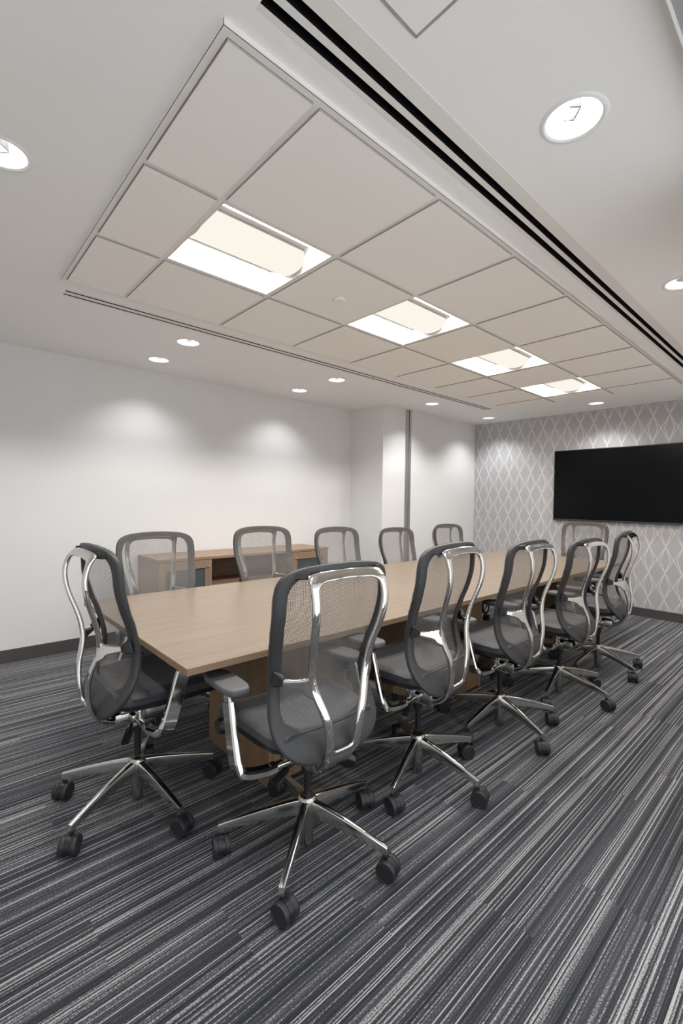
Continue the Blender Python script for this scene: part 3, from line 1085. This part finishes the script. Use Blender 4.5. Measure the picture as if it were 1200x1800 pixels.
def wheel_bm():
    bm = bmesh.new()
    lathe(bm, [(.010, -.0100), (.0358, -.0100), (.0370, -.0070), (.0370, .0055), (.0352, .0088), (.0305, .0098), (.0296, .0082), (.006, .0082)], 32)
    return bm

def arm_mesh(s):
    bm = bmesh.new()
    # flat strap: out from under the seat, then up
    p = [(.165, -.030, .392), (.20, -.026, .389), (.235, -.018, .390), (.268, -.008, .394), (.290, .002, .404), (.300, .012, .425), (.303, .026, .470), (.303, .044, .530), (.302, .062, .590), (.301, .074, .628)]
    pts = cr([(s * a, b_, c) for a, b_, c in p], 4)
    n = len(pts)
    wid, thk, sd = [], [], []
    for i, q in enumerate(pts):
        t = i / (n - 1)
        wid.append(interp(t, [0, .25, .5, 1], [.040, .044, .062, .058]))
        thk.append(interp(t, [0, .3, .5, 1], [.032, .030, .026, .022]))
        sd.append(Vector((0, 1, 0)) if t < .45 else Vector((0, 1, -.2)).normalized())
    sweep(bm, pts, wid, thk, sd)
    return bm

def pad_bm():
    """rounded slab around its own centre"""
    bm = bmesh.new()
    out = []
    n = 40
    for i in range(n):
        th = 2 * PI * i / n
        c, s_ = math.cos(th), math.sin(th)
        e_ = 2 / 3.6
        x = .050 * math.copysign(abs(c) ** e_, c)
        y = .122 * math.copysign(abs(s_) ** e_, s_)
        x += -.006 * (y / .122)
        out.append((x, y))
    levels = [(.90, -.014), (.98, -.011), (1.0, -.004), (1.0, .004), (.96, .010), (.86, .0125), (.4, .012)]
    rings = [[bm.verts.new((x * f, y * (1 - (1 - f) * .5), z)) for x, y in out] for f, z in levels]
    for a, b_ in zip(rings, rings[1:]):
        for k in range(n):
            l = (k + 1) % n
            bm.faces.new((a[k], a[l], b_[l], b_[k]))
    bm.faces.new(rings[0][::-1])
    bm.faces.new(rings[-1])
    return bm

def make_chair():
    ch = empty('office_chair')
    up = []                         # everything carried by the gas lift
    def part(name, me_or_bm, mat, parent=ch, **k):
        if isinstance(me_or_bm, bmesh.types.BMesh):
            o = obj(name, me_or_bm, mat, parent, **k)
        else:
            o = link(name, me_or_bm, mat, parent, **k)
        return o
    part('back_net', back_net_bm(), M['net'], angle=0)
    part('back_frame', back_frame_bm(), M['frame_grey'], angle=50)
    part('back_brace', brace_mesh(), M['chrome'], angle=0)
    # black clips that hold the brace to the rim
    for s in (-1, 1):
        bm = bmesh.new()
        sweep(bm, [Vector((s * .150, -.203, 1.104)), Vector((s * .176, -.188, 1.103)), Vector((s * .200, -.174, 1.102))], [.026, .024, .018], [.014, .014, .010], Vector((0, 0, 1)))
        part('top_clip', bm, M['black'])
        bm = bmesh.new()
        sweep(bm, [Vector((s * .201, -.130, .741)), Vector((s * .212, -.116, .744)), Vector((s * .222, -.098, .748))], [.024, .046, .056], [.022, .022, .014], Vector((0, 0, 1)))
        part('side_clip', bm, M['black'])
    part('seat', seat_bm(), M['seat'], angle=60)
    part('seat_pan', seat_pan_bm(), M['black'], angle=35)
    # tilt mechanism
    bm = bmesh.new()
    box(bm, -.052, .052, -.110, .125, .352, .415, bev=.012)
    box(bm, -.090, .090, -.055, -.005, .372, .412, bev=.010)
    box(bm, -.045, .045, .06, .16, .405, .462, bev=.008)
    box(bm, -.040, .040, -.06, .06, .335, .36, bev=.010)
    part('tilt_mechanism', bm, M['satin'])
    for s in (-1, 1):
        bm = bmesh.new()
        box(bm, s * .115 - .016, s * .115 + .016, -.11, .20, .443, .462, bev=.004)
        box(bm, s * .115 - .020, s * .115 + .020, -.045, -.01, .405, .448, bev=.004)
        part('seat_rail', bm, M['satin'])
    bm = bmesh.new()
    tube(bm, [Vector((-.19, -.03, .394)), Vector((.19, -.03, .394))], .016, 14)
    part('arm_crossbar', bm, M['chrome'])
    bm = bmesh.new()
    lathe(bm, [(.020, .300), (.034, .303), (.036, .312), (.036, .345), (.030, .352)], 24, Matrix.Translation((.0, .115, 0)))
    part('tension_knob', bm, M['black'])
    bm = bmesh.new()
    tube(bm, [Vector((.05, -.04, .375)), Vector((.095, -.062, .365)), Vector((.125, -.080, .355))], .008)
    sweep(bm, [Vector((.10, -.066, .364)), Vector((.125, -.082, .352)), Vector((.155, -.105, .336))], [.024, .034, .030], [.010, .009, .007], Vector((.5, .8, .2)).normalized())
    part('tilt_lever', bm, M['black'])
    bm = bmesh.new()
    tube(bm, [Vector((-.05, -.01, .37)), Vector((-.10, -.02, .362)), Vector((-.13, -.025, .355))], .007)
    sweep(bm, [Vector((-.11, -.022, .360)), Vector((-.14, -.03, .350)), Vector((-.175, -.04, .338))], [.022, .034, .030], [.010, .009, .007], Vector((-.2, .9, .2)).normalized())
    part('height_lever', bm, M['black'])
    bm = bmesh.new()
    tube(bm, [Vector((-.10, .20, .478)), Vector((-.245, .205, .480))], .006)
    lathe(bm, [(.012, -.018), (.026, -.016), (.030, -.006), (.030, .008), (.024, .016), (.010, .018)], 24, Matrix.Translation((-.262, .205, .480)) @ Matrix.Rotation(PI / 2, 4, 'Y'))
    part('slide_knob', bm, M['black'])
    for s in (-1, 1):
        a = part('arm_support', arm_mesh(s), M['chrome'], angle=30)
        bm = bmesh.new()
        sweep(bm, [Vector((s * .301, .070, .615)), Vector((s * .300, .082, .650)), Vector((s * .298, .094, .672))], [.040] * 3, [.013] * 3, Vector((0, 1, 0)))
        part('arm_post', bm, M['chrome'], a)
        pb = pad_bm()
        po = part('arm_pad', pb, M['pad'], a, angle=50)
        po.location = (s * .276, .142, .6735)
        po.rotation_euler = (0, 0, s * 0.06)
        bm = bmesh.new()
        box(bm, s * .285 - .020, s * .285 + .020, .06, .17, .652, .664, bev=.004)
        part('pad_bracket', bm, M['black'], a)
    bm = bmesh.new()
    lathe(bm, [(.0140, .19), (.0140, .30), (.024, .302), (.026, .345)], 24)
    part('gas_lift', bm, M['black'])
    # base
    bm = bmesh.new()
    lathe(bm, [(.024, .012), (.0245, .016), (.0245, .082), (.0285, .083), (.0285, .118), (.034, .120), (.037, .150), (.036, .186), (.031, .194), (.029, .196), (.016, .196)], 36)
    base = part('base_hub', bm, M['satin'], ch, angle=40)
    lm = None
    cas = None
    for k in range(5):
        th = 2 * PI * k / 5
        if lm is None:
            lg = part('leg', leg_bm(), M['leg_metal'], base, angle=30)
            lm = lg.data
        else:
            lg = link('leg', lm, None, base, False)
        lg.rotation_euler = (0, 0, th)
    for k in range(5):
        if cas is None:
            c = part('caster', caster_bm(), M['black'], ch, angle=35)
            cas = c.data
            wb = part('wheel', wheel_bm(), M['wheel_grey'], c, angle=35)
            wm = wb.data
            w2 = link('wheel', wm, None, c, False)
        else:
            c = link('caster', cas, None, ch, False)
            wb = link('wheel', wm, None, c, False)
            w2 = link('wheel', wm, None, c, False)
        wb.location = (.014, -.0220, -.0480)
        wb.rotation_euler = (PI / 2, 0, 0)
        w2.location = (.014, .0220, -.0480)
        w2.rotation_euler = (-PI / 2, 0, 0)
    return ch

BASE_PARTS = ('base_hub', 'caster')
def kind_of(o):
    return o.name.split('.')[0]

def set_chair(ch, x, y, az, dz, star, swivels, label):
    """az = compass of the way it faces (deg); star = world angle of one base leg; swivels = world trail angle of each caster"""
    ch.location = (x, y, 0)
    ch.rotation_euler = (0, 0, math.radians(az - 90))
    k = 0
    for c in ch.children:
        nm = kind_of(c)
        if nm == 'base_hub':
            c.rotation_euler = (0, 0, math.radians(star - az + 90))
        elif nm == 'caster':
            th = math.radians(star - az + 90 + 72 * k)
            c.location = (.327 * math.cos(th), .327 * math.sin(th), .085)
            c.rotation_euler = (0, 0, math.radians(swivels[k] - az + 90))
            k += 1
        else:
            c.location = (0, 0, dz)
    tag(ch, label, 'chair', 'mesh office chairs around the conference table')

proto = make_chair()
CH = [
    # x, y, azimuth, lift, star, caster trail angles (world, leg order), label
    (.215, -.319, 88.1, -.011, 2.1, (250, 100, 250, 280, 287), 'polished-frame mesh chair nearest the camera, its whole back toward the viewer'),
    (-.188, .385, 0.7, .014, 63.9, (80, 223, 233, 295, 300), 'mesh office chair at the near end of the table, seen side-on at the left'),
    (.919, -.304, 95.6, .021, 55.6, (60, 130, 260, 290, 150), 'second mesh chair from the camera in the near row, beside the nearest one'),
    (1.677, -.327, 91.8, -.001, 34.0, (60, 130, 210, 223, 223), 'middle mesh chair of the five in the near row'),
    (2.449, -.361, 88.4, -.022, 45.6, (60, 130, 210, 250, 150), 'fourth mesh chair of the near row, last but one from the wallpaper'),
    (3.205, -.363, 96.2, 0.0, 28.3, (60, 130, 210, 20, 20), 'fifth mesh chair of the near row, nearest the television'),
    (.260, 1.205, -88.5, -.018, 20.0, (60, 130, 210, 250, 20), 'mesh chair across the table in front of the credenza left door'),
    (1.077, 1.211, -91.9, -.003, 50.0, (60, 130, 210, 250, 20), 'mesh chair across the table in front of the credenza open bay'),
    (1.854, 1.207, -91.3, -.030, 10.0, (60, 130, 210, 250, 20), 'mesh chair across the table in front of the credenza right end'),
    (2.669, 1.205, -90.5, -.058, 60.0, (60, 130, 210, 250, 20), 'mesh chair across the table in front of the boxed-out corner and channel'),
    (3.560, 1.205, -93.0, -.043, 35.0, (60, 130, 210, 250, 20), 'mesh chair across the table in front of the white corner wall, farthest of its row'),
    (4.660, .339, 179.6, 0.0, 15.0, (60, 130, 210, 250, 20), 'mesh chair at the far end of the table below the television'),
]
for k, a in enumerate(CH):
    ch = proto if k == 0 else copy_tree(proto)
    set_chair(ch, *a)
